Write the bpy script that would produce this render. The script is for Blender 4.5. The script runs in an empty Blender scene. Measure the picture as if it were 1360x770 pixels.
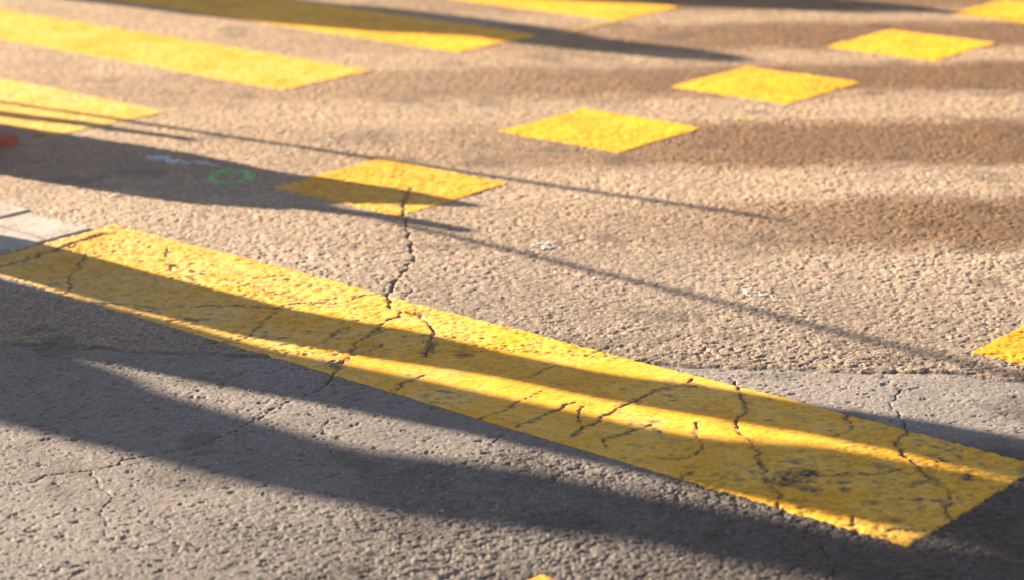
import bpy, math
import numpy as np
from mathutils import Vector

scene = bpy.context.scene
COL = scene.collection
rng = np.random.default_rng(7)

# ------------------------------------------------------------------ frames
CAM_H = 1.59
FOC = 2.0393957689            # focal length in picture widths
PITCH, ROLL = math.radians(17.082), math.radians(-0.543)
PW, PH = 1360.0, 770.0
TH = math.radians(-40.84)     # direction of the painted stripes
E1 = np.array([math.cos(TH), math.sin(TH)])
E2 = np.array([-math.sin(TH), math.cos(TH)])
SLOPE = 0.15                  # drift of the shadows across the stripe direction
EL = math.radians(21.5)
TANE = math.tan(EL) * math.sqrt(1 + SLOPE ** 2)

def uv2xy(u, v):
    return u * E1[0] + v * E2[0], u * E1[1] + v * E2[1]

def xy2uv(x, y):
    return x * E1[0] + y * E1[1], x * E2[0] + y * E2[1]

def site(pts):
    """survey of the photograph: where a picture point lies on the level road (metres)"""
    p = np.array(pts, float)
    cp, sp, cr, sr = math.cos(PITCH), math.sin(PITCH), math.cos(ROLL), math.sin(ROLL)
    fwd = np.array([0, cp, -sp]); right = np.array([1.0, 0, 0]); up = np.array([0, sp, cp])
    r = right * cr + up * sr; u = -right * sr + up * cr
    f = FOC * PW
    d = ((p[:, 0] - PW / 2) / f)[:, None] * r - ((p[:, 1] - PH / 2) / f)[:, None] * u + fwd
    t = CAM_H / -d[:, 2]
    return d[:, :2] * t[:, None]

# ------------------------------------------------------------------ noise
def h2(ix, iy, s):
    with np.errstate(over='ignore'):
        n = ix.astype(np.uint32) * np.uint32(374761393) + iy.astype(np.uint32) * np.uint32(668265263) + np.uint32((s * 2654435761) & 0xffffffff)
        n = (n ^ (n >> np.uint32(13))) * np.uint32(1274126177)
        n = (n ^ (n >> np.uint32(15))) * np.uint32(2246822519)
        n = n ^ (n >> np.uint32(16))
    return n.astype(np.float32) * np.float32(1 / 4294967296.0)

def vnoise(x, y, scale, s):
    X = x / scale + 1000.0; Y = y / scale + 1000.0
    ix = np.floor(X).astype(np.int64); iy = np.floor(Y).astype(np.int64)
    fx = (X - ix).astype(np.float32); fy = (Y - iy).astype(np.float32)
    fx = fx * fx * (3 - 2 * fx); fy = fy * fy * (3 - 2 * fy)
    a = h2(ix, iy, s); b = h2(ix + 1, iy, s); c = h2(ix, iy + 1, s); d = h2(ix + 1, iy + 1, s)
    return (a + (b - a) * fx) * (1 - fy) + (c + (d - c) * fx) * fy - 0.5      # -0.5 .. 0.5

def worley(x, y, cell, s, jit=0.9):
    X = x / cell + 1000.0; Y = y / cell + 1000.0
    ix = np.floor(X).astype(np.int64); iy = np.floor(Y).astype(np.int64)
    f1 = np.full(x.shape, 9.0, np.float32); f2 = f1.copy(); idd = np.zeros(x.shape, np.float32)
    for dx in (-1, 0, 1):
        for dy in (-1, 0, 1):
            cx, cy = ix + dx, iy + dy
            px = cx + 0.5 + (h2(cx, cy, s) - 0.5) * jit
            py = cy + 0.5 + (h2(cx, cy, s + 1) - 0.5) * jit
            d = np.sqrt((px - X) ** 2 + (py - Y) ** 2).astype(np.float32)
            hid = h2(cx, cy, s + 2)
            near = d < f1
            f2 = np.where(near, f1, np.minimum(f2, d))
            idd = np.where(near, hid, idd)
            f1 = np.where(near, d, f1)
    return f1, f2, idd

def sst(a, b, x):
    t = np.clip((x - a) / (b - a), 0, 1)
    return t * t * (3 - 2 * t)

# ------------------------------------------------------------------ cracks in the asphalt (surveyed polylines, half width in m, depth, tone)
CRACKS = [
    ([(545, 250), (541, 262), (537, 275), (538, 290), (540, 305), (545, 325), (550, 345), (545, 355), (530, 368), (520, 382), (514, 390), (518, 402), (522, 410)], .0085, .010, 0),
    ([(532, 372), (541, 380), (542, 390), (538, 398)], .005, .007, 0),
    ([(522, 410), (545, 415), (560, 422), (572, 432), (575, 445), (570, 460), (566, 474)], .0085, .009, 0),
    ([(0, 412), (60, 406), (120, 402), (165, 404), (210, 409), (247, 407), (290, 407), (307, 405), (340, 408), (366, 410), (384, 405), (410, 404), (451, 403), (474, 395), (505, 390), (514, 390)], .0035, .006, 0),
    ([(536, 413), (507, 431), (484, 449), (469, 457), (464, 475), (441, 498), (433, 509), (417, 520), (397, 529), (381, 534), (358, 543), (345, 555), (300, 575), (262, 590), (220, 600), (185, 606), (161, 610), (142, 619), (123, 623), (93, 625), (60, 630), (46, 638), (0, 646), (-60, 655)], .0045, .009, 0),
    ([(123, 623), (130, 640), (141, 650), (150, 662), (137, 672), (133, 683), (142, 690), (140, 712)], .0032, .006, 0),
    ([(464, 435), (448, 441), (433, 451)], .005, .004, 0),
    ([(507, 458), (490, 466), (470, 472)], .003, .004, 0),
    ([(567, 497), (545, 507), (525, 519)], .003, .005, 0),
    ([(764, 534), (751, 538), (714, 555), (686, 567), (650, 590)], .0035, .006, 0),
    ([(774, 540), (769, 558), (770, 571), (761, 579)], .003, .005, 0),
    ([(920, 503), (888, 516), (865, 521), (849, 529), (829, 538), (811, 549), (785, 564), (769, 573)], .004, .006, 0),
    ([(868, 563), (842, 571), (816, 580), (801, 582), (805, 597)], .003, .005, 0),
    ([(740, 485), (720, 492), (700, 502)], .0025, .004, 0),
    ([(975, 506), (983, 521), (992, 545), (979, 555), (979, 573), (997, 586), (1000, 590), (1008, 608), (1018, 637), (1031, 651), (1034, 676), (1072, 702), (1092, 726), (1113, 750), (1105, 775)], .0042, .007, 0),
    ([(1171, 497), (1180, 511)], .003, .005, 0),
    ([(1223, 514), (1197, 517), (1183, 534), (1194, 554), (1204, 571), (1187, 590), (1197, 597), (1211, 611), (1226, 627), (1243, 637), (1260, 651), (1263, 666), (1256, 680), (1266, 691)], .0050, .008, 0),
    ([(1126, 551), (1130, 571), (1108, 580)], .0026, .005, 0),
    ([(1120, 740), (1155, 717), (1190, 702), (1245, 702), (1270, 697)], .0025, .005, 0),
    ([(772, 616), (738, 635), (735, 649), (725, 662), (707, 676), (684, 695), (660, 702), (621, 714), (599, 730), (591, 748), (590, 780)], .0040, .007, 1),
    ([(602, 612), (565, 634), (520, 658)], .0022, -.001, 1),
    ([(1184, 457), (1199, 480)], .0022, -.001, 1),
    ([(78, 332), (102, 323), (127, 315), (138, 312), (153, 311)], .011, .014, 0),
    ([(-20, 362), (0, 355), (40, 344), (78, 332)], .009, .008, 0),
    ([(90, 770), (110, 755), (125, 748), (190, 725), (180, 722)], .003, .005, 0),
    ([(283, 768), (293, 760), (310, 748)], .003, .005, 0),
    ([(215, 350), (300, 372), (400, 400), (430, 408)], .0020, .003, 0),
]
def hairlines():
    r = np.random.default_rng(17); out = []
    for k in range(12):
        px = np.array([r.uniform(60, 1330), 0.0]); px[1] = np.clip(300 + .29 * px[0] + r.normal(30, 75), 330, 760)
        a = r.choice([2.75, 2.6, 1.9, .25]) + r.normal(0, .25); pts = [tuple(px)]
        for j in range(r.integers(6, 14)):
            a += r.normal(0, .35); px = px + r.uniform(7, 17) * np.array([math.cos(a) * 1.3, math.sin(a) * .7]); pts.append(tuple(px))
        out.append((pts, r.uniform(.0016, .0026), .003, 0))
    return out
CRACKS += hairlines()
def crack_segments():
    out = []
    r = np.random.default_rng(3)
    for pts, w, dep, tone in CRACKS:
        g = site(pts)
        P = [g[0]]
        for a, b in zip(g[:-1], g[1:]):
            L = np.linalg.norm(b - a); n = max(1, int(L / 0.021))
            nrm = np.array([-(b - a)[1], (b - a)[0]]) / max(L, 1e-6)
            for k in range(1, n + 1):
                q = a + (b - a) * k / n
                P.append(q + nrm * r.normal(0, 0.0058) * (k < n))
        P = np.array(P)
        ws = w * (.50 if w > .008 else .33) * np.clip(r.normal(.95, .5, len(P)), .18, 2.0)
        for i in range(len(P) - 1):
            out.append((P[i], P[i + 1], ws[i], ws[i + 1], dep, tone))
    return out
SEGS = crack_segments()

def crack_field(x, y):
    """depth (m), darkness 0..1, paleness 0..1"""
    dep = np.zeros(x.shape, np.float32); dark = np.zeros(x.shape, np.float32); pale = np.zeros(x.shape, np.float32); halo = np.zeros(x.shape, np.float32)
    order = np.argsort(y, kind='stable'); ys = y[order]
    for a, b, wa, wb, d0, tone in SEGS:
        m = 0.035
        i0 = np.searchsorted(ys, min(a[1], b[1]) - m); i1 = np.searchsorted(ys, max(a[1], b[1]) + m)
        if i1 <= i0: continue
        idx = order[i0:i1]
        xx = x[idx]; k = (xx > min(a[0], b[0]) - m) & (xx < max(a[0], b[0]) + m)
        idx = idx[k]
        if len(idx) == 0: continue
        px = x[idx] - a[0]; py = y[idx] - a[1]
        dx, dy = b - a; L2 = dx * dx + dy * dy + 1e-12
        t = np.clip((px * dx + py * dy) / L2, 0, 1)
        d = np.hypot(px - t * dx, py - t * dy)
        d = d + vnoise(x[idx], y[idx], 0.007, 91) * 0.0060
        w = wa + (wb - wa) * t
        c = 1 - sst(0.45, 1.25, d / w)
        if d0 > 0: halo[idx] = np.maximum(halo[idx], np.exp(-(d / (.006 + 2.2 * w)) ** 2))
        dep[idx] = np.maximum(dep[idx], c * abs(d0)) if d0 > 0 else dep[idx]
        if d0 <= 0: dep[idx] = np.where(c > 0.1, d0 * c, dep[idx])
        if tone == 0: dark[idx] = np.maximum(dark[idx], c)
        else:
            pale[idx] = np.maximum(pale[idx], 1 - sst(0.5, 1.6, d / w))
            if d0 > 0: dark[idx] = np.maximum(dark[idx], c * .75)
    return dep, dark, pale, halo

# ------------------------------------------------------------------ the road surface
SEAM = site([(-200, 447), (0, 455), (200, 468), (390, 473), (600, 470), (700, 468), (830, 479), (960, 488), (1200, 494), (1360, 503), (1600, 515)])

def seam_y(x, y):
    return np.interp(x, SEAM[:, 0], SEAM[:, 1]) + vnoise(x, y, .10, 21) * .035 + vnoise(x, y, .022, 22) * .02

def road_fields(x, y, spacing=None, paint=0.0):
    """height and colour of the asphalt at points (x, y)"""
    sy = seam_y(x, y)
    coarse = sst(-.004, .012, y - sy)
    n30 = vnoise(x, y, .30, 1); n9 = vnoise(x, y, .09, 2); n35 = vnoise(x, y, .034, 3); n16 = vnoise(x, y, .016, 4)
    rough2 = sst(-.62, -.22, x + .5 * n30) * sst(4.12, 3.80, y + .25 * n9 - .10 * x)
    rough2 = np.maximum(rough2, .30 * sst(3.70, 3.40, y + .4 * n30))
    strip = sst(.15, .5, x) * sst(3.95, 4.1, y) * (1 - coarse)      # the smoothest, palest bit of the patch
    amp = coarse * (1.0 + .35 * n30) * (1 + .35 * sst(.3, -.1, y - sy)) + (1 - coarse) * (.10 + .80 * rough2)
    if spacing is not None:
        amp = amp * np.clip(.0115 / spacing, .05, 1)
    f1, f2, sid = worley(x, y, .0085, 11)
    gap = sst(.0, .24, f2 - f1)                       # 0 in the voids between the chippings
    xs = x * .72                                      # traffic has smeared the texture a little along the lane
    m22 = vnoise(xs, y, .0125, 5); m10 = vnoise(xs, y, .0066, 6); m5 = vnoise(xs, y, .0040, 7)
    q = m22 + .75 * m10 + .35 * m5
    void = np.clip(.10 - q, 0, .60)                    # irregular voids, flat worn tops
    near = 1 if spacing is None else np.clip(.0115 / spacing, .05, 1)
    H = amp * (-.0066 * void * (.75 + .6 * n9) + .0014 * (gap * (.35 + .65 * sid) - .5) + .0010 * m10) * (1 - .15 * paint)
    H = H + .0020 * n9 * (.5 + .5 * coarse) + .0040 * n30
    # the smooth patch: fine streaky grain and small torn pits
    sm = (1 - coarse) * near * (1 - .5 * paint)
    H = H + sm * (.0009 * m10 + .0010 * m5 + .0008 * np.minimum(m22, .05) + .0006 * (gap * (.3 + .7 * sid) - .5))
    dens = np.clip(.55 + .9 * n30 + .5 * n9 - .30 * strip, .05, 1)
    g1, g2, gid = worley(xs, y, .023, 31)
    pit = (1 - sst(.05, .36, g1 + .55 * n16 + .45 * m5)) * (gid > 1 - .30 * dens)
    p1, p2, pid2 = worley(xs, y, .0088, 41)
    pit2 = (1 - sst(.08, .42, p1 + .5 * m10)) * (pid2 > 1 - .42 * dens)
    H = H - sm * (.0030 * pit + .0019 * pit2) * (1 - .5 * paint)
    ds = (y - sy)
    H = H + (.0030 * np.exp(-((ds - .018) / .014) ** 2) - .0030 * np.exp(-((ds + .004) / .008) ** 2)) * (1 - .8 * paint)
    dep, dark, pale, halo = crack_field(x, y)
    H = H - .70 * dep * (1 - .45 * paint) - .0012 * halo * np.clip(.5 + 2 * n16, 0, 1)
    # colour -------------------------------------------------------
    tone = 1 + .50 * (sid - .5) * (.6 + .6 * coarse) + .12 * n35 + .24 * n9 + .24 * n30
    spk = (pid2 > .984) & (p1 < .27)
    base = np.stack([.184 * tone, .157 * tone, .136 * tone], -1) * (1 - (.16 + .40 * sst(-.05, .6, x)) * rough2 + .28 * strip)[:, None]
    old_veiled = np.stack([.380 * tone, .276 * tone, .183 * tone], -1) * (.74 + .26 * sst(0, 1.2, y - sy))[:, None]
    old_veiled = old_veiled * (1 + (1 - sst(.2, 1.8, y - sy))[:, None] * np.array([-.02, .02, .13]))      # older course beyond the seam, its tan also carrying the warm flare veil
    old_veiled = old_veiled * (1 - sst(5.6, 8.6, y)[:, None] * np.array([0, .06, .15]))  # warm veil painted into the asphalt, more orange with distance
    colr = base * (1 - coarse)[:, None] + old_veiled * coarse[:, None]
    joint = np.exp(-((y - sy - .006 + .02 * n35) / (.010 + .012 * np.clip(n9 + .2, 0, 1))) ** 2) * np.clip(.55 + 1.2 * n9 + .8 * n35, 0, 1)
    tar = (1 - sst(.35, .65, np.hypot((x - .33) / .22, (y - sy - .012) / .030) + .8 * n35))
    colr = colr * (1 - .55 * np.maximum(joint, tar))[:, None]
    # scattered grease spots and scuffs
    sc1, sc2, scid = worley(x * .8, y, .21, 61)
    spot = (1 - sst(.06, .30, sc1 + .5 * n9 + .35 * n35)) * (scid > .62)
    colr = colr * (1 - .30 * spot)[:, None]
    # bands of tyre rubber and oil worn into the lane, browned further for the orange flare veil
    wob = vnoise(x * .5, y, 1.3, 51) * .10 + vnoise(x * .4, y, .16, 52) * .09 + vnoise(x * .5, y, .045, 53) * .09
    yy = y + wob - .02 * x
    band = np.zeros(x.shape, np.float32)
    for c, hw, x0, x1, st in ((5.80, .26, .15, 1.35, .85), (6.80, .31, -.65, .95, .85), (7.86, .29, -1.4, 1.1, .85), (8.80, .30, -.6, 1.4, .85), (9.75, .30, -1.0, 1.0, .8), (10.8, .3, -2, 1, .8)):
        band = np.maximum(band, (1 - sst(hw - .10, hw + .10, np.abs(yy - c))) * (.30 + .70 * sst(x0, x1, x)) * sst(x0 - 1.4, x0 + .5, x) * st)
    oil_veil = np.array([.36, .23, .10])
    colr = colr * (1 - band[:, None] * (1 - oil_veil))
    # void dirt, bright chips
    dirt = (1 - gap) * .35
    colr = colr * (1 - dirt * np.minimum(amp, 1))[:, None]
    colr = np.where(spk[:, None], np.clip(colr * 2.4, 0, .6), colr)
    colr = colr * (1 - .60 * dark)[:, None]
    colr = colr * (1 - .6 * pale)[:, None] + np.array([.30, .27, .24]) * (.6 * pale)[:, None]  # light caught on crack edges, painted as a paler tone
    return H, colr, dark, halo

def np_mesh(name, V, F4, colr=None):
    me = bpy.data.meshes.new(name)
    V = np.ascontiguousarray(V, np.float32); F4 = np.ascontiguousarray(F4, np.int32)
    me.vertices.add(len(V)); me.vertices.foreach_set('co', V.ravel())
    me.loops.add(F4.size); me.loops.foreach_set('vertex_index', F4.ravel())
    me.polygons.add(len(F4))
    me.polygons.foreach_set('loop_start', np.arange(0, F4.size, 4, dtype=np.int32))
    me.polygons.foreach_set('use_smooth', np.ones(len(F4), bool))
    me.update(calc_edges=True)
    if colr is not None:
        at = me.color_attributes.new('tone', 'FLOAT_COLOR', 'POINT')
        c4 = np.ones((len(V), 4), np.float32); c4[:, :3] = colr
        at.data.foreach_set('color', c4.ravel())
    return me

def grid_faces(nr, nc):
    i = np.arange(nr - 1)[:, None] * nc + np.arange(nc - 1)[None]
    i = i.ravel()
    return np.stack([i, i + 1, i + nc + 1, i + nc], 1)

# ------------------------------------------------------------------ materials
def nodes_of(name):
    m = bpy.data.materials.new(name); m.use_nodes = True
    nt = m.node_tree
    return m, nt, nt.nodes, nt.links, nt.nodes['Principled BSDF']

def surface_material(name, rough, bump_h, bump_scale, spec=.5, mottling=.25, sheen_r=None):
    """vertex tone x fine procedural grain, fine procedural bump"""
    m, nt, N, L, B = nodes_of(name)
    at = N.new('ShaderNodeAttribute'); at.attribute_name = 'tone'
    tc = N.new('ShaderNodeTexCoord')
    n1 = N.new('ShaderNodeTexNoise'); n1.inputs['Scale'].default_value = bump_scale; n1.inputs['Detail'].default_value = 3
    L.new(tc.outputs['Object'], n1.inputs['Vector'])
    mr = N.new('ShaderNodeMapRange'); mr.inputs['From Min'].default_value = .3; mr.inputs['From Max'].default_value = .7
    mr.inputs['To Min'].default_value = 1 - mottling; mr.inputs['To Max'].default_value = 1 + mottling
    L.new(n1.outputs['Fac'], mr.inputs['Value'])
    mx = N.new('ShaderNodeVectorMath'); mx.operation = 'MULTIPLY'
    L.new(at.outputs['Color'], mx.inputs[0]); L.new(mr.outputs['Result'], mx.inputs[1])
    L.new(mx.outputs[0], B.inputs['Base Color'])
    n3 = N.new('ShaderNodeTexNoise'); n3.inputs['Scale'].default_value = bump_scale * 2.6; n3.inputs['Detail'].default_value = 2
    L.new(tc.outputs['Object'], n3.inputs['Vector'])
    ad = N.new('ShaderNodeMath'); ad.operation = 'MULTIPLY_ADD'; ad.inputs[1].default_value = .55
    L.new(n3.outputs['Fac'], ad.inputs[0]); L.new(n1.outputs['Fac'], ad.inputs[2])
    bp = N.new('ShaderNodeBump'); bp.inputs['Strength'].default_value = 1; bp.inputs['Distance'].default_value = bump_h
    L.new(ad.outputs[0], bp.inputs['Height']); L.new(bp.outputs['Normal'], B.inputs['Normal'])
    B.inputs['Roughness'].default_value = rough
    B.inputs['Specular IOR Level'].default_value = spec
    return m

M_ASPH = surface_material('asphalt', .72, .0011, 240, spec=.42, mottling=.34)
M_PAINT = surface_material('yellow road paint', .66, .0007, 260, spec=.16, mottling=.14)

def simple_material(name, c, rough=.6, var=.2, scale=30, bump=.0, bscale=80, metallic=0.0):
    m, nt, N, L, B = nodes_of(name)
    tc = N.new('ShaderNodeTexCoord')
    n = N.new('ShaderNodeTexNoise'); n.inputs['Scale'].default_value = scale; n.inputs['Detail'].default_value = 5
    L.new(tc.outputs['Object'], n.inputs['Vector'])
    r = N.new('ShaderNodeValToRGB')
    r.color_ramp.elements[0].position = .3; r.color_ramp.elements[1].position = .7
    r.color_ramp.elements[0].color = tuple(x * (1 - var) for x in c) + (1,)
    r.color_ramp.elements[1].color = tuple(min(1, x * (1 + var)) for x in c) + (1,)
    L.new(n.outputs['Fac'], r.inputs['Fac']); L.new(r.outputs['Color'], B.inputs['Base Color'])
    B.inputs['Roughness'].default_value = rough; B.inputs['Metallic'].default_value = metallic
    if bump:
        n2 = N.new('ShaderNodeTexNoise'); n2.inputs['Scale'].default_value = bscale; n2.inputs['Detail'].default_value = 4
        L.new(tc.outputs['Object'], n2.inputs['Vector'])
        bp = N.new('ShaderNodeBump'); bp.inputs['Distance'].default_value = bump
        L.new(n2.outputs['Fac'], bp.inputs['Height']); L.new(bp.outputs['Normal'], B.inputs['Normal'])
    return m

M_RED = simple_material('red plastic', (.42, .045, .02), .5, .25, 12)
M_RUBBER = simple_material('red orange rubber foot', (.40, .055, .022), .65, .3, 25, .0008, 120)
M_WHITE = simple_material('white plastic', (.75, .74, .70), .4, .08)
M_STEEL = simple_material('galvanised steel', (.38, .39, .40), .45, .2, 60, metallic=.8)
M_BARK = simple_material('bark', (.12, .085, .06), .9, .45, 18, .012, 40)
M_LEAF = simple_material('leaf green', (.06, .10, .03), .6, .4, 4)
M_CANVAS = simple_material('grey canvas', (.30, .29, .27), .85, .15, 14, .002, 60)
M_ROPE = simple_material('rope', (.22, .18, .12), .9, .3, 90)
M_AMBER = simple_material('amber lens', (.75, .28, .02), .25, .1)

# ------------------------------------------------------------------ tagging
def tag(o, label=None, cat=None, group=None, kind=None):
    if label: o['label'] = label
    if cat: o['category'] = cat
    if group: o['group'] = group
    if kind: o['kind'] = kind
    return o

def link(name, me, mat=None, parent=None):
    o = bpy.data.objects.new(name, me); COL.objects.link(o)
    if mat is not None: me.materials.append(mat)
    if parent is not None: o.parent = parent
    return o

def empty(name, loc):
    o = bpy.data.objects.new(name, None); COL.objects.link(o); o.location = loc; o.empty_display_size = .2
    return o

# ------------------------------------------------------------------ road mesh (one sheet to the horizon)
def build_road():
    ys = [2.25]
    while ys[-1] < 14.0:
        y = ys[-1]
        if y < 3.15: d = .0055
        elif y < 10.4: d = min(max(.58 * y * y / 3320, .0018), .0080)
        else: d = .012 + (y - 10.4) * .03
        ys.append(y + d)
    ys = np.array(ys)
    s = list(np.arange(-.300, .3001, .00055)); ext = []
    c, d = .300, .00055
    while c < 1.15:
        d = min(d * 1.09, .05); c += d; ext.append(c)
    s = np.array([-e for e in ext[::-1]] + s + ext)
    sp = np.gradient(s)
    S, Y = np.meshgrid(s, ys)
    SP = np.maximum(np.broadcast_to(sp, S.shape) * Y, np.broadcast_to(np.gradient(ys)[:, None], S.shape))
    x = (S * Y).ravel(); y = Y.ravel(); spc = SP.ravel()
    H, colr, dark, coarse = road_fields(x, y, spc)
    nr, nc = S.shape
    edge = np.minimum(sst(2.25, 2.5, Y) * sst(14.0, 13.0, Y), sst(1.15, 1.0, np.abs(S))).ravel()
    edge = np.minimum(edge, 1); H = H * edge
    V = np.stack([x, y, H], 1); F = grid_faces(nr, nc)
    k = len(V); B = 260.0
    V = np.concatenate([V, [(-B, -B, 0), (B, -B, 0), (B, B, 0), (-B, B, 0)]])
    bl, br, tl, tr = 0, nc - 1, (nr - 1) * nc, nr * nc - 1
    F = np.concatenate([F, [(k, k + 1, br, bl), (k + 1, k + 2, tr, br), (k + 2, k + 3, tl, tr), (k + 3, k, bl, tl)]])
    colr = np.concatenate([colr, np.tile([.22, .175, .13], (4, 1))])
    me = np_mesh('road', V, F, colr)
    o = link('road', me, M_ASPH); tag(o, kind='structure')
    print('road verts', len(V))
build_road()

# ------------------------------------------------------------------ painted markings
def marking(name, u0, u1, v0, v1, step, label, colr, group=None, wear=.06, dirt=0.0, ragged=.0038, side=0.0, dust=(.40, .27, .07), spots=()):
    """a slab of road paint 2-3 mm thick that follows the chippings under it"""
    nu = max(3, int((u1 - u0) / step) + 1); nv = max(3, int((v1 - v0) / step) + 1)
    U, Vv = np.meshgrid(np.linspace(u0, u1, nu), np.linspace(v0, v1, nv))
    # ragged outline
    fu = U + (vnoise(U, Vv, .012, 61) * 2 + vnoise(U, Vv, .05, 62)) * ragged
    fv = Vv + (vnoise(U, Vv, .012, 63) * 2 + vnoise(U, Vv, .05, 64)) * ragged
    x, y = uv2xy(fu.ravel(), fv.ravel())
    H, rc, dark, halo = road_fields(x, y, None, paint=1.0)
    n5 = vnoise(x, y, .05, 71); n15 = vnoise(x, y, .15, 72); n1 = vnoise(x, y, .012, 73); n40 = vnoise(x, y, .5, 74)
    st = vnoise(x * .35, y, .011, 75); st2 = vnoise(x * .4, y, .03, 76); n05 = vnoise(x, y, .0055, 77)
    worn = wear + .9 * n1 + .8 * n5 + .6 * n15 + .5 * st               # > ~1: gone
    stain = np.zeros(x.shape)
    for (cx, cy), rx, ry in spots:                                   # stained and torn patches
        q = site([(cx, cy)])[0]
        e = np.hypot((x - q[0]) / rx, (y - q[1]) / ry) + 1.3 * n5 + 1.0 * st + .8 * n1
        stain = np.maximum(stain, 1 - sst(.45, 1.15, e))
    flake = sst(.35, .75, halo * .75 + .9 * n1 + .8 * n05 + .25 * n5)
    worn = np.maximum(worn, 1.0 * stain + .7 * n1 + .6 * n05)
    gone = (worn > 1.06) | (dark > .45)
    t = 1 + .16 * n5 + .16 * n15 + .16 * n1 + .18 * n40 + .12 * st2 + .24 * n05
    base = np.array(colr)[None] * t[:, None]
    base[:, 1] *= 1 + .10 * n15 + .10 * n5
    dd = dirt if not side else dirt + side * (1 - sst(u0, u0 + .72 * (u1 - u0), U.ravel()))
    d = np.clip(dd + .45 * n15 + .40 * n5 + .30 * n40 + .35 * st2, 0, 1) * .8
    grime = np.array(dust)
    c = base * (1 - d[:, None]) + grime * d[:, None]
    near_gone = np.maximum(np.maximum(sst(.45, 1.0, worn) * .75, sst(.10, .6, dark) * .46), .7 * flake * (halo > .06))
    near_gone = np.maximum(near_gone, .6 * sst(.62, .85, n05 + n1 + .5 * n15 + wear))
    deep = sst(.22, .42, np.clip(.10 - (vnoise(x * .72, y, .0125, 5) + .75 * vnoise(x * .72, y, .0066, 6)), 0, 1)) * .26
    near_gone = np.maximum(near_gone, deep)
    brown = np.array([.14, .105, .075])
    c = c * (1 - near_gone[:, None]) + brown * near_gone[:, None]
    z = H + .0024
    z = np.where(gone, H - .0030, z)
    edge = np.zeros(U.shape, bool); edge[0] = edge[-1] = True; edge[:, 0] = edge[:, -1] = True
    z = np.where(edge.ravel(), H - .0035, z)
    cx, cy = uv2xy((u0 + u1) / 2, (v0 + v1) / 2)
    V = np.stack([x - cx, y - cy, z], 1)
    me = np_mesh(name, V, grid_faces(nv, nu), np.clip(c, 0, .95))
    o = link(name, me, M_PAINT); o.location = (cx, cy, 0)
    tag(o, label, 'road marking', group)
    return o

YEL_FAR = (.88, .405, .018); YEL_NEAR = (.66, .44, .065)
# long bar in front, worn and cracked
marking('yellow_bar', -4.69, -1.765, 3.152, 3.675, .0032,
        'long cracked yellow bar lying diagonally across the front, crossed by two long shadows', (.92, .45, .030), wear=.10, dirt=.05, side=.50, dust=(.60, .44, .22), ragged=.0018,
        spots=[((1055, 640), .062, .058), ((612, 472), .035, .03), ((1284, 633), .022, .018), ((446, 484), .05, .04), ((536, 447), .018, .015), ((920, 513), .035, .02), ((572, 462), .014, .05),
               ((1120, 650), .016, .02), ((1250, 608), .02, .02), ((500, 440), .02, .03), ((1185, 690), .02, .015), ((560, 500), .03, .02)])
GS = 'yellow squares painted in two rows across the road'
marking('yellow_square', -4.664, -4.116, 4.262, 4.757, .0042, 'yellow square with a crack through it, half covered by a shadow', (.86, .39, .026), GS, wear=.04, dirt=.12, dust=(.60, .43, .17))
marking('yellow_square', -4.632, -4.105, 5.295, 5.770, .0045, 'bright yellow square in full sun between the cracked square and the square farther right', YEL_FAR, GS, wear=-.15, dirt=-.25)
marking('yellow_square', -4.620, -4.088, 6.272, 6.780, .005, 'bright yellow square with a chipped near edge, second from the cracked one', YEL_FAR, GS, wear=-.15, dirt=-.25)
marking('yellow_square', -4.605, -4.087, 7.322, 7.834, .006, 'small whole yellow square high on the right, beside the farthest one', YEL_FAR, GS, wear=-.15, dirt=-.25)
marking('yellow_square', -4.600, -4.080, 8.345, 8.860, .006, 'farthest yellow square, at the upper right corner of the photo, partly outside it', YEL_FAR, GS, wear=-.15, dirt=-.25)
marking('yellow_square', -2.222, -1.700, 4.215, 4.735, .0034, 'yellow square cut by the right edge of the photo, with coarse pitted paint', (.80, .36, .014), GS, wear=.08, dirt=.08)
marking('yellow_square', -2.215, -1.690, 2.110, 2.632, .0034, 'yellow square showing only its tip at the bottom edge of the photo', (.80, .36, .014), GS, wear=.05, dirt=.05)
GZ = 'yellow stripes of the zebra crossing'
marking('crossing_stripe', -8.8, -5.770, 4.285, 4.795, .006, 'pale worn yellow crossing stripe at the left edge, above the red barrier foot', (.80, .45, .06), GZ, wear=.10, dirt=.28, dust=(.62, .47, .25))
marking('crossing_stripe', -10.0, -5.720, 5.312, 5.798, .007, 'yellow crossing stripe in full sun running to the upper left corner', (.86, .39, .026), GZ, wear=.05, dirt=.14, dust=(.62, .45, .18))
marking('crossing_stripe', -10.5, -5.712, 6.290, 6.810, .008, 'yellow crossing stripe lying mostly in shade at the top', YEL_FAR, GZ, wear=-.1, dirt=-.20)
marking('crossing_stripe', -10.5, -5.660, 7.290, 7.770, .009, 'farthest yellow crossing stripe, sunlit and cut by the top edge', YEL_FAR, GZ, wear=-.1, dirt=-.20)
marking('paint_line', -5.682, -5.642, 6.89, 7.285, .006, 'faint thin yellow line joining the ends of two crossing stripes', (.55, .36, .10), wear=.25, dirt=.2)

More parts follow.
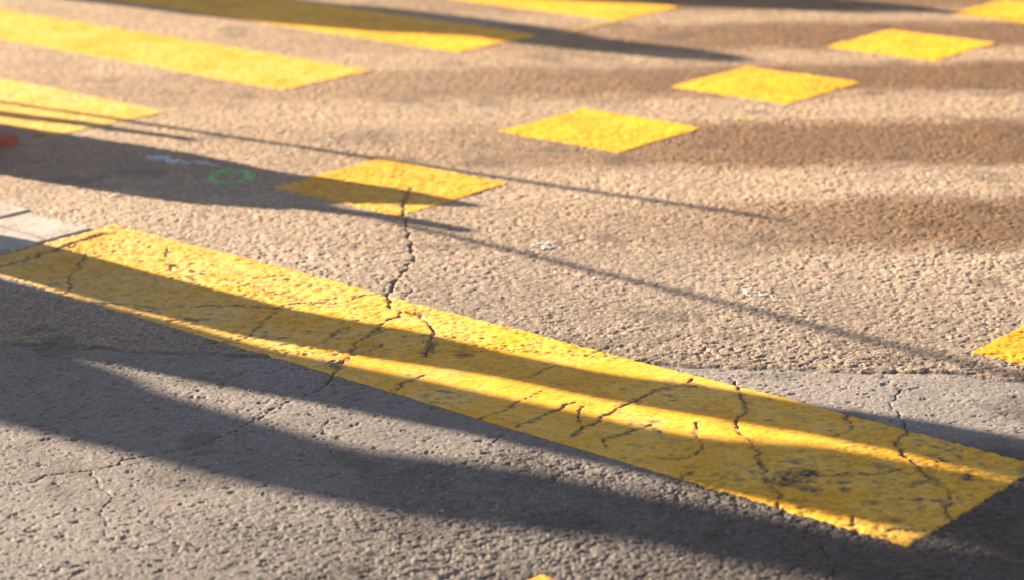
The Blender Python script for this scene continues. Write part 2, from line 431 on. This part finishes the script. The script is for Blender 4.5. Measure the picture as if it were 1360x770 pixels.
def patch(name, pts_uv, label, cat, colr, thick=.0012, step=.004, thresh=.4, seed=100, group=None):
    """irregular blot of paint: grid trimmed by noise, following the chippings"""
    (cu, cv), (ru, rv) = pts_uv
    n = int(2.6 * max(ru, rv) / step) + 3
    U, Vv = np.meshgrid(np.linspace(cu - 1.3 * ru, cu + 1.3 * ru, n), np.linspace(cv - 1.3 * rv, cv + 1.3 * rv, n))
    x, y = uv2xy(U.ravel(), Vv.ravel())
    H, rc, dark, co = road_fields(x, y, None, paint=.6)
    e = np.hypot((U.ravel() - cu) / ru, (Vv.ravel() - cv) / rv) + 1.3 * vnoise(x, y, .03, seed) + 1.3 * vnoise(x, y, .009, seed + 1)
    inside = e < .66
    z = np.where(inside, H + .0022, H - .004)
    F = grid_faces(n, n); keep = inside[F].any(1); F = F[keep]
    used = np.unique(F); remap = np.full(len(x), -1); remap[used] = np.arange(len(used))
    cx, cy = uv2xy(cu, cv)
    V = np.stack([x - cx, y - cy, z], 1)[used]
    me = np_mesh(name, V, remap[F], np.tile(colr, (len(used), 1)) * (1 + .3 * vnoise(x, y, .01, seed + 2)[used])[:, None])
    o = link(name, me, M_PAINT); o.location = (cx, cy, 0)
    tag(o, label, cat, group)

GW = 'small white paint blots on the asphalt'
patch('paint_blot', ((-5.20, 4.300), (.105, .030)), 'largest white paint blot, in the shade left of the green ring', 'paint mark', (.66, .64, .64), seed=101, group=GW)
patch('paint_blot', ((-5.055, 4.345), (.060, .022)), 'thin white paint blot in the shade, between the largest blot and the green ring', 'paint mark', (.56, .54, .54), seed=104, group=GW)
patch('paint_blot', ((-3.590, 4.295), (.045, .040)), 'white paint blot on the sunlit asphalt right of the big crack', 'paint mark', (.42, .39, .35), seed=107, group=GW)
patch('paint_blot', ((-2.865, 4.292), (.055, .032)), 'white paint blot on sunlit asphalt just above the long thin shadow at right', 'paint mark', (.43, .40, .37), seed=110, group=GW)
patch('paint_blot', ((-4.07, 5.98), (.05, .02)), 'faint yellow paint smear beside the right end of a yellow square', 'paint mark', (.5, .36, .12), seed=113)

def ring():
    n, m = 96, 7
    a = np.linspace(0, 2 * math.pi, n, endpoint=False)
    cu, cv = -4.869, 4.276
    cx, cy = uv2xy(cu, cv)
    P = []
    for k in range(n):
        for j in range(m):
            r = .058 + (j / (m - 1) - .5) * (.028 + .012 * math.sin(a[k] * 3 + 1))
            P.append((cx + r * math.cos(a[k]) * 1.08, cy + r * 1.25 * math.sin(a[k])))
    P = np.array(P); H, rc, d, c = road_fields(P[:, 0], P[:, 1], None, paint=.6)
    z = H + .0021
    jj = np.tile(np.arange(m), n); z = np.where((jj == 0) | (jj == m - 1), H - .003, z)
    i = np.arange(n); F = []
    for j in range(m - 1):
        F.append(np.stack([i * m + j, i * m + j + 1, ((i + 1) % n) * m + j + 1, ((i + 1) % n) * m + j], 1))
    me = np_mesh('spray_paint_ring', np.stack([P[:, 0] - cx, P[:, 1] - cy, z], 1), np.concatenate(F),
                 np.array([.24, .52, .18])[None] * (1 + .6 * vnoise(P[:, 0], P[:, 1], .02, 130))[:, None])
    o = link('spray_paint_ring', me, M_PAINT); o.location = (cx, cy, 0)
    tag(o, 'green spray-painted ring on the shaded asphalt', 'paint mark')
ring()

# ------------------------------------------------------------------ flush concrete kerb stones at the left end of the bar
def kerb_stone(ua, ub, va, vb, label):
    nu, nv = 70, 80
    U, Vv = np.meshgrid(np.linspace(ua, ub, nu), np.linspace(va, vb, nv))
    x, y = uv2xy(U.ravel(), Vv.ravel())
    du = np.minimum(U - ua, ub - U).ravel(); dv = np.minimum(Vv - va, vb - Vv).ravel()
    d = np.minimum(du, dv) + .006 * vnoise(x, y, .02, 140)
    z = .0060 + .0016 * vnoise(x, y, .006, 141) + .003 * vnoise(x, y, .05, 142) - .0012 * (worley(x, y, .02, 143)[0] < .18)
    z = z - .012 * (1 - sst(0, .012, d))
    e = np.zeros(U.shape, bool); e[0] = e[-1] = True; e[:, 0] = e[:, -1] = True
    z = np.where(e.ravel(), -.03, z)
    t = 1 + .25 * vnoise(x, y, .05, 144) + .25 * vnoise(x, y, .008, 145) + .2 * vnoise(x, y, .2, 146)
    c = np.array([.41, .36, .31])[None] * t[:, None]
    # a worn hairline along the stone
    vv = Vv.ravel(); line = np.exp(-((vv - (va + .62 * (vb - va)) - .02 * vnoise(x, y, .1, 147)) / .008) ** 2)
    c = c * (1 - .4 * line)[:, None]
    grim = np.clip(.75 - d / .045 + 1.2 * vnoise(x, y, .03, 148) + .8 * vnoise(x, y, .01, 149), 0, 1) * .55
    c = c * (1 - grim)[:, None] + np.array([.16, .13, .10]) * grim[:, None]
    cx, cy = uv2xy((ua + ub) / 2, (va + vb) / 2)
    me = np_mesh('kerb_stone', np.stack([x - cx, y - cy, z], 1), grid_faces(nv, nu), c)
    o = link('kerb_stone', me, M_ASPH); o.location = (cx, cy, 0)
    tag(o, label, 'kerb stone', 'pale concrete kerb stones at the left')
kerb_stone(-4.998, -4.694, 3.17, 3.605, 'pale concrete kerb stone touching the left end of the long yellow bar')
kerb_stone(-5.40, -5.006, 3.17, 3.625, 'pale concrete kerb stone cut by the left edge of the photo')

# ------------------------------------------------------------------ small litter
def leaf(px, length, width, ang, label, mat, curl=.3):
    q = site([px])[0]
    nl, nw = 11, 5
    V = []; 
    for i in range(nl):
        t = i / (nl - 1); w = width * math.sin(math.pi * min(1, t * .96 + .03)) ** .8
        for j in range(nw):
            s = j / (nw - 1) - .5
            a = (t - .5) * length
            V.append((a * math.cos(ang) - s * w * math.sin(ang), a * math.sin(ang) + s * w * math.cos(ang), .006 + curl * length * (abs(s) * .5 * 2 * w / width * .4 + (t - .5) ** 2)))
    me = np_mesh('fallen_leaf', np.array(V), grid_faces(nl, nw))
    o = link('fallen_leaf', me, mat); o.location = (q[0], q[1], .002)
    md = o.modifiers.new('thick', 'SOLIDIFY'); md.thickness = .0008
    tag(o, label, 'leaf')
M_LIME = simple_material('lime leaf', (.30, .42, .05), .5, .25, 60)
M_DRYL = simple_material('dry leaf', (.55, .47, .14), .6, .25, 60)
leaf((217, 351), .036, .018, .2, 'tiny lime green leaf lying on the sunlit part of the long yellow bar', M_LIME, .5)
leaf((436, 161), .026, .013, 1.1, 'tiny yellowish dry leaf on the sunlit asphalt near the crossing stripes', M_DRYL, .6)
leaf((437, 190), .040, .012, .1, 'pale dry scrap of leaf lying below the smaller yellowish leaf', M_WHITE, .2)

def grit():
    """loose grit, uncountable"""
    r = np.random.default_rng(5); n = 2400
    dist = 3.3 + 6.5 * r.random(n) ** 1.6; s = (r.random(n) - .5) * .62
    x = dist * s; y = dist
    H, _, dk, co = road_fields(x, y)
    Vs, Fs, cs = [], [], []
    cube = np.array([(-1, -1, -1), (1, -1, -1), (1, 1, -1), (-1, 1, -1), (-1, -1, 1), (1, -1, 1), (1, 1, 1), (-1, 1, 1)], float)
    cf = np.array([(0, 3, 2, 1), (4, 5, 6, 7), (0, 1, 5, 4), (1, 2, 6, 5), (2, 3, 7, 6), (3, 0, 4, 7)])
    for k in range(n):
        sz = .0008 + .0026 * r.random() ** 5
        v = cube * sz * (.5 + r.random((8, 1)) * .6) * np.array([1, .8 + .4 * r.random(), .6])
        a = r.random() * 6.28; c, s_ = math.cos(a), math.sin(a)
        v = np.stack([v[:, 0] * c - v[:, 1] * s_, v[:, 0] * s_ + v[:, 1] * c, v[:, 2]], 1)
        Vs.append(v + (x[k], y[k], H[k] + sz * .4)); Fs.append(cf + 8 * k)
        t = .10 + .45 * r.random() ** 2
        cs.append(np.tile([t, t * .93, t * .84], (8, 1)))
    me = np_mesh('grit', np.concatenate(Vs), np.concatenate(Fs), np.concatenate(cs))
    tag(link('grit', me, M_ASPH), kind='stuff')
grit()

# ------------------------------------------------------------------ mostly made-up things left of the frame, shaped to throw the traced shadows
def tube(name, centres, radii, mat, parent=None, sides=16, lump=0.0, seed=0):
    """lofted tube through 3-D centres (world) with elliptical lump noise"""
    C = np.array(centres, float); n = len(C); r = np.random.default_rng(seed)
    T = np.gradient(C, axis=0); T /= np.linalg.norm(T, axis=1)[:, None]
    V = []
    ref = np.array([1.0, 0, 0]) if abs(T[0][0]) < .9 else np.array([0, 1.0, 0])
    for i in range(n):
        a = ref - T[i] * np.dot(ref, T[i]); a /= np.linalg.norm(a); b = np.cross(T[i], a)
        for k in range(sides):
            ang = 2 * math.pi * k / sides
            rr = radii[i] * (1 + lump * (r.random() - .5))
            V.append(C[i] + rr * (math.cos(ang) * a + math.sin(ang) * b))
    V += [C[0], C[-1]]
    F = []
    for i in range(n - 1):
        for k in range(sides):
            k2 = (k + 1) % sides
            F.append((i * sides + k, i * sides + k2, (i + 1) * sides + k2, (i + 1) * sides + k))
    for k in range(0, sides):
        k2 = (k + 1) % sides
        F.append((n * sides, k2, k, n * sides)); F.append((n * sides + 1, (n - 1) * sides + k, (n - 1) * sides + k2, n * sides + 1))
    me = bpy.data.meshes.new(name)
    faces = [tuple(dict.fromkeys(int(q) for q in f)) for f in F]
    org = np.array(parent.location) if parent is not None else np.zeros(3)
    me.from_pydata([tuple(p - org) for p in V], [], faces)
    me.polygons.foreach_set('use_smooth', [True] * len(me.polygons)); me.update()
    return link(name, me, mat, parent)

def caster_axis(u0, secs):
    """sections (u, v_low, v_high) of a ground shadow -> axis points and radii of an upright body standing at u0"""
    C, R = [], []
    for u, a, b in secs:
        z = (u - u0) * TANE; w = (a + b) / 2 - SLOPE * (u - u0)
        x, y = uv2xy(u0, w); C.append((x, y, z)); R.append((b - a) / 2 * .985)
    return C, R

def foliage(name, centre, rad, n, parent, seed, size=.07):
    r = np.random.default_rng(seed); V, F = [], []
    clumps = r.normal(0, .55, (26, 3)); clumps /= np.maximum(1, np.linalg.norm(clumps, axis=1) / .95)[:, None]
    org = np.array(parent.location)
    for k in range(n):
        c = clumps[r.integers(26)] + r.normal(0, .16, 3)
        p = np.array(centre) + c * np.array(rad) - org
        a = r.normal(0, 1, 3); a /= np.linalg.norm(a); b = np.cross(a, r.normal(0, 1, 3)); b /= np.linalg.norm(b)
        s = size * (.6 + .8 * r.random()); i = len(V)
        V += [tuple(p - a * s), tuple(p + b * s * .45), tuple(p + a * s), tuple(p - b * s * .45)]
        F.append((i, i + 1, i + 2, i + 3))
    me = bpy.data.meshes.new(name); me.from_pydata(V, [], F); me.update()
    return link(name, me, M_LEAF, parent)

def tree(u0, secs, ztop, crown_z, crown_r, label, seed):  # made-up unseen tree, trunk shaped from a shadow taken for legs
    C, R = caster_axis(u0, secs)
    C.insert(0, (C[0][0], C[0][1], -.05)); R.insert(0, R[0] * 1.12)
    # continue above the surveyed part
    for t in (.35, .7, 1.0):
        z = C[-1][2] if t == .35 else z
        C.append((C[-1][0] + .03, C[-1][1] + .02, secs[-1][0] * 0 + (C[-1][2] + (ztop - C[-1][2]) * .5 if t < 1 else ztop))); R.append(R[-1] * .86)
    root = empty('shadow_tree', (C[0][0], C[0][1], 0)); tag(root, label, 'tree', 'added stand-in trees left of the frame')
    tr = tube('trunk', C, R, M_BARK, root, 18, .05, seed)
    top = np.array(C[-1]); r = np.random.default_rng(seed)
    for k in range(5):
        a = 2 * math.pi * k / 5 + r.random(); e = np.array([math.cos(a) * crown_r[0] * .7, math.sin(a) * crown_r[1] * .7, (crown_z - top[2]) + r.random() * .6])
        tube('limb', [top - (0, 0, .1), top + e * .35 + (0, 0, .15), top + e * .7, top + e], [.05, .035, .022, .01], M_BARK, root, 8, 0, k)
    foliage('crown', (top[0], top[1], crown_z + .3), crown_r, 2600, root, seed + 50)

tree(-6.0, [(-5.9, 2.98, 3.22), (-4.7, 3.145, 3.412), (-4.2, 3.170, 3.42), (-3.7, 3.206, 3.438), (-3.3, 3.285, 3.512), (-3.0, 3.372, 3.530), (-2.75, 3.404, 3.568), (-2.5, 3.457, 3.645),
            (-2.27, 3.508, 3.690), (-2.04, 3.543, 3.762), (-1.85, 3.562, 3.80), (-1.4, 3.62, 3.87), (.3, 3.97, 4.19)], 2.6, 3.3, (1.0, 1.0, .75),
     'added slender stand-in tree nearest the left end of the long yellow bar, outside the photo', 21)
tree(-6.9, [(-6.8, 2.46, 2.78), (-4.6, 2.80, 3.13), (-4.2, 2.82, 3.163), (-3.83, 2.856, 3.182), (-3.43, 2.930, 3.200), (-3.2, 2.99, 3.236), (-3.0, 3.03, 3.276), (-2.82, 3.061, 3.297), (-2.67, 3.082, 3.322),
            (-2.5, 3.10, 3.343), (-2.27, 3.125, 3.393), (-2.0, 3.165, 3.518), (-1.8, 3.21, 3.57), (-1.4, 3.29, 3.62)], 2.7, 3.5, (1.0, 1.0, .75),
     'added crooked stand-in tree standing behind the nearest one, outside the photo', 22)
tree(-9.3, [(-9.2, 1.60, 2.02), (-4.4, 2.33, 2.80), (-4.0, 2.40, 2.87), (-3.75, 2.44, 2.845), (-3.6, 2.467, 2.822), (-3.43, 2.50, 2.832), (-3.22, 2.534, 2.842), (-3.04, 2.56, 2.855), (-2.83, 2.608, 2.866), (-2.69, 2.643, 2.922),
            (-2.55, 2.71, 2.975), (-2.4, 2.775, 3.03), (-2.26, 2.835, 3.05), (-2.1, 2.86, 3.09), (-1.94, 2.905, 3.125), (-1.6, 2.98, 3.17)], 3.1, 4.2, (1.0, 1.0, .8),
     'added tall stand-in tree standing farthest back along the pavement, outside the photo', 23)

# red construction barrier with its foot in view; board and post shaped to cast the wedge shadow
def extrude_uz(name, poly_wz, u0, half, mat, parent, bevel=.008):
    """a board standing across the sun direction: outline in (v, z), thickness along u"""
    V = []; n = len(poly_wz); org = np.array(parent.location)
    for s in (-half, half):
        for w, z in poly_wz:
            x, y = uv2xy(u0 + s, w); V.append((x - org[0], y - org[1], z - org[2]))
    F = [tuple(range(n))[::-1], tuple(range(n, 2 * n))] + [(i, (i + 1) % n, n + (i + 1) % n, n + i) for i in range(n)]
    me = bpy.data.meshes.new(name); me.from_pydata(V, [], F); me.update()
    o = link(name, me, mat, parent)
    b = o.modifiers.new('bevel', 'BEVEL'); b.width = bevel; b.segments = 3
    return o
UB = -6.17
bx, by = uv2xy(UB, 4.0)
bar = empty('construction_barrier', (bx, by, 0)); tag(bar, 'red construction barrier whose red foot shows at the left edge of the photo', 'barrier')
zz = lambda u: (u - UB) * TANE
wq = lambda u, v: v - SLOPE * (u - UB)
body = [(wq(-5.6, 3.815), .035), (wq(-5.468, 3.835), zz(-5.468)), (wq(-4.968, 3.916), zz(-4.968)), (wq(-4.72, 3.974), zz(-4.72)), (wq(-4.46, 4.10), zz(-4.46)), (wq(-4.40, 4.235), zz(-4.40)),
        (wq(-4.25, 4.345), zz(-4.25)), (wq(-4.05, 4.475), zz(-4.05)), (wq(-4.02, 4.51), zz(-4.02)), (wq(-4.245, 4.500), zz(-4.245)), (wq(-4.42, 4.475), zz(-4.42)), (wq(-4.82, 4.415), zz(-4.82)),
        (wq(-5.19, 4.413), zz(-5.19)), (wq(-5.6, 4.36), .035)]
extrude_uz('board', body, UB, .025, M_RED, bar)
extrude_uz('reflective_panel', [(3.80, .12), (4.20, .12), (4.20, .22), (3.80, .22)], UB + .028, .004, M_WHITE, bar, .002)
pr = [(-4.75, 4.10, 4.165), (-4.403, 4.138, 4.205), (-4.078, 4.226, 4.282), (-3.87, 4.240, 4.292), (-3.85, 4.25, 4.285)]
C, R = caster_axis(UB, pr); tube('shadow_post', C, R, M_STEEL, bar, 12)
# rubber foot
def foot():
    ua, ub, va, vb, hh = -6.48, -5.766, 3.80, 4.138, .034
    n = 10; V = []
    prof = [(0, 0), (0, .75), (.03, .92), (.10, 1.0)]
    def ringpts(ins, z):
        out = []
        a0, a1, b0, b1 = ua + ins, ub - ins, va + ins, vb - ins; rc = .012
        for cx_, cy_, st in ((a1 - rc, b1 - rc, 0), (a0 + rc, b1 - rc, 1), (a0 + rc, b0 + rc, 2), (a1 - rc, b0 + rc, 3)):
            for k in range(7):
                a = (st + k / 6) * math.pi / 2
                x, y = uv2xy(cx_ + rc * math.cos(a), cy_ + rc * math.sin(a)); out.append((x - bx, y - by, z))
        return out
    rings = [ringpts(0, -.004), ringpts(.001, hh * .80), ringpts(.003, hh * .93), ringpts(.008, hh)]
    m = len(rings[0])
    for r_ in rings: V += r_
    F = [(i * m + k, i * m + (k + 1) % m, (i + 1) * m + (k + 1) % m, (i + 1) * m + k) for i in range(len(rings) - 1) for k in range(m)]
    F.append(tuple((len(rings) - 1) * m + k for k in range(m)))
    me = bpy.data.meshes.new('foot'); me.from_pydata(V, [], F); me.update()
    me.polygons.foreach_set('use_smooth', [True] * len(me.polygons))
    link('foot', me, M_RUBBER, bar)
foot()
# unseen rope made up to cast the long thin shadow through the middle
def up_from(u0, u, v):
    x, y = uv2xy(u0, v - SLOPE * (u - u0)); return np.array([x, y, (u - u0) * TANE])
A = up_from(-7.6, -6.55, 4.29); Bp = up_from(-9.3, 4.2, 3.93)
ro = tube('shadow_rope', [A + (Bp - A) * t for t in np.linspace(0, 1, 16)], [.0158] * 16, M_ROPE, None, 8)
tag(ro, 'added stand-in rope from a short steel stake up into the farthest tree, outside the photo', 'rope')
# two unseen stakes, added to cast the thin straight shadows
def stake(u0, secs, label):
    C, R = caster_axis(u0, secs)
    C.insert(0, (C[0][0], C[0][1], -.03)); R.insert(0, R[0])
    root = empty('shadow_stake', (C[0][0], C[0][1], 0)); tag(root, label, 'stake', 'added thin steel stakes left of the frame')
    tube('rod', C, R, M_STEEL, root, 10)
    tube('cap', [C[-1], np.array(C[-1]) + (0, 0, .015)], [R[-1] * 1.25, R[-1] * 1.0], M_RED, root, 10)
stake(-8.3, [(-8.2, 4.262, 4.302), (-6.397, 4.497, 4.533), (-4.834, 4.705, 4.741), (-3.933, 4.812, 4.848), (-3.28, 4.90, 4.936)], 'added taller thin steel stake standing by the crossing, outside the photo')
stake(-7.6, [(-7.5, 4.16, 4.24), (-6.222, 4.352, 4.432), (-5.855, 4.428, 4.50), (-5.40, 4.515, 4.56)], 'added shorter thin steel stake standing by the crossing, outside the photo')
# unseen parasols made up for the person-like shadows across the top
def parasol(u0, secs, label, seed):
    C, R = caster_axis(u0, secs)
    root = empty('shadow_parasol', (C[0][0], C[0][1], 0)); tag(root, label, 'parasol', 'added stand-in parasols left of the frame')
    tube('canvas', C, R, M_CANVAS, root, 22, .10, seed)
    b = np.array(C[0]); base = np.array([b[0], b[1], 0])
    tube('pole', [base, b + (0, 0, .05)], [.03, .03], M_STEEL, root, 12)
    tube('base', [base, base + (0, 0, .07)], [.32, .30], M_STEEL, root, 24)
parasol(-10.9, [(-10.3, 5.94, 6.30), (-9.6, 5.98, 6.55), (-8.6, 6.10, 6.75), (-7.9, 6.18, 6.82), (-7.26, 6.22, 6.85), (-6.94, 6.29, 6.87), (-6.59, 6.37, 6.95), (-6.14, 6.525, 7.0), (-5.87, 6.625, 6.97), (-5.6, 6.605, 6.91), (-5.38, 6.65, 6.93), (-5.03, 6.70, 6.965), (-4.8, 6.79, 6.965), (-4.67, 6.865, 6.905)],
        'added stand-in parasol of grey canvas left of the shaded crossing stripe, outside the photo', 31)
parasol(-10.2, [(-9.6, 6.9, 7.3), (-8.6, 6.95, 7.65), (-7.5, 7.15, 7.95), (-6.4, 7.55, 8.15), (-5.7, 7.86, 8.31), (-5.2, 8.05, 8.44), (-4.83, 8.27, 8.47), (-4.55, 8.36, 8.43)],
        'added stand-in parasol of grey canvas beyond the farthest crossing stripe, outside the photo', 32)

# ------------------------------------------------------------------ light
sun_xy = -(E1 + SLOPE * E2); sun_xy /= np.linalg.norm(sun_xy)
to_sun = Vector((sun_xy[0] * math.cos(EL), sun_xy[1] * math.cos(EL), math.sin(EL)))
sd = bpy.data.lights.new('sun', 'SUN'); sd.energy = 5.0; sd.angle = math.radians(.53); sd.color = (1.0, .83, .62)
so = bpy.data.objects.new('sun', sd); COL.objects.link(so); so.rotation_euler = to_sun.to_track_quat('Z', 'Y').to_euler(); so.location = to_sun * 60
w = bpy.data.worlds.new('World'); scene.world = w; w.use_nodes = True
nt = w.node_tree; bg = nt.nodes['Background']
sky = nt.nodes.new('ShaderNodeTexSky'); sky.sky_type = 'NISHITA'; sky.sun_disc = False
sky.sun_elevation = EL; sky.sun_rotation = math.atan2(sun_xy[0], sun_xy[1]) % (2 * math.pi)
sky.air_density = .8; sky.dust_density = .6; sky.ozone_density = 1.0
nt.links.new(sky.outputs['Color'], bg.inputs['Color']); bg.inputs['Strength'].default_value = .05

# ------------------------------------------------------------------ warm haze, added to stand in for the lens flare veil
def haze():
    X, z0, z1 = 264.0, -1.0, 6.4
    V = [(-X, -X, z0), (X, -X, z0), (X, X, z0), (-X, X, z0), (-X, -X, z1), (X, -X, z1), (X, X, z1), (-X, X, z1)]
    F = [(0, 3, 2, 1), (4, 5, 6, 7), (0, 1, 5, 4), (1, 2, 6, 5), (2, 3, 7, 6), (3, 0, 4, 7)]
    me = bpy.data.meshes.new('haze'); me.from_pydata(V, [], F); me.update()
    mt = bpy.data.materials.new('flare veil haze'); mt.use_nodes = True
    N = mt.node_tree.nodes; N.remove(N['Principled BSDF'])
    v = N.new('ShaderNodeVolumePrincipled'); v.inputs['Density'].default_value = HAZE; v.inputs['Color'].default_value = (1.0, .72, .42, 1)
    v.inputs['Anisotropy'].default_value = .0
    mt.node_tree.links.new(v.outputs['Volume'], N['Material Output'].inputs['Volume'])
    tag(link('haze', me, mt), kind='stuff')
HAZE = .0030
haze()

# ------------------------------------------------------------------ camera
cd = bpy.data.cameras.new('camera'); cam = bpy.data.objects.new('camera', cd); COL.objects.link(cam)
cd.sensor_fit = 'HORIZONTAL'; cd.sensor_width = 36; cd.lens = 36 * FOC; cd.clip_start = .05; cd.clip_end = 1000
from mathutils import Matrix
cp, sp, cr, sr = math.cos(PITCH), math.sin(PITCH), math.cos(ROLL), math.sin(ROLL)
fwd = Vector((0, cp, -sp)); right = Vector((1, 0, 0)); up = Vector((0, sp, cp))
rr = right * cr + up * sr; uu = -right * sr + up * cr
m = Matrix((rr, uu, -fwd)).transposed().to_4x4(); m.translation = (0, 0, CAM_H); cam.matrix_world = m
cd.dof.use_dof = True; cd.dof.focus_distance = 4.75; cd.dof.aperture_fstop = 2.6
scene.camera = cam

scene.view_settings.view_transform = 'Standard'; scene.view_settings.look = 'None'
scene.view_settings.gamma = 1; scene.view_settings.exposure = 1.97
scene.view_settings.use_curve_mapping = False
scene.cycles.max_bounces = 4
scene.cycles.use_denoising = True
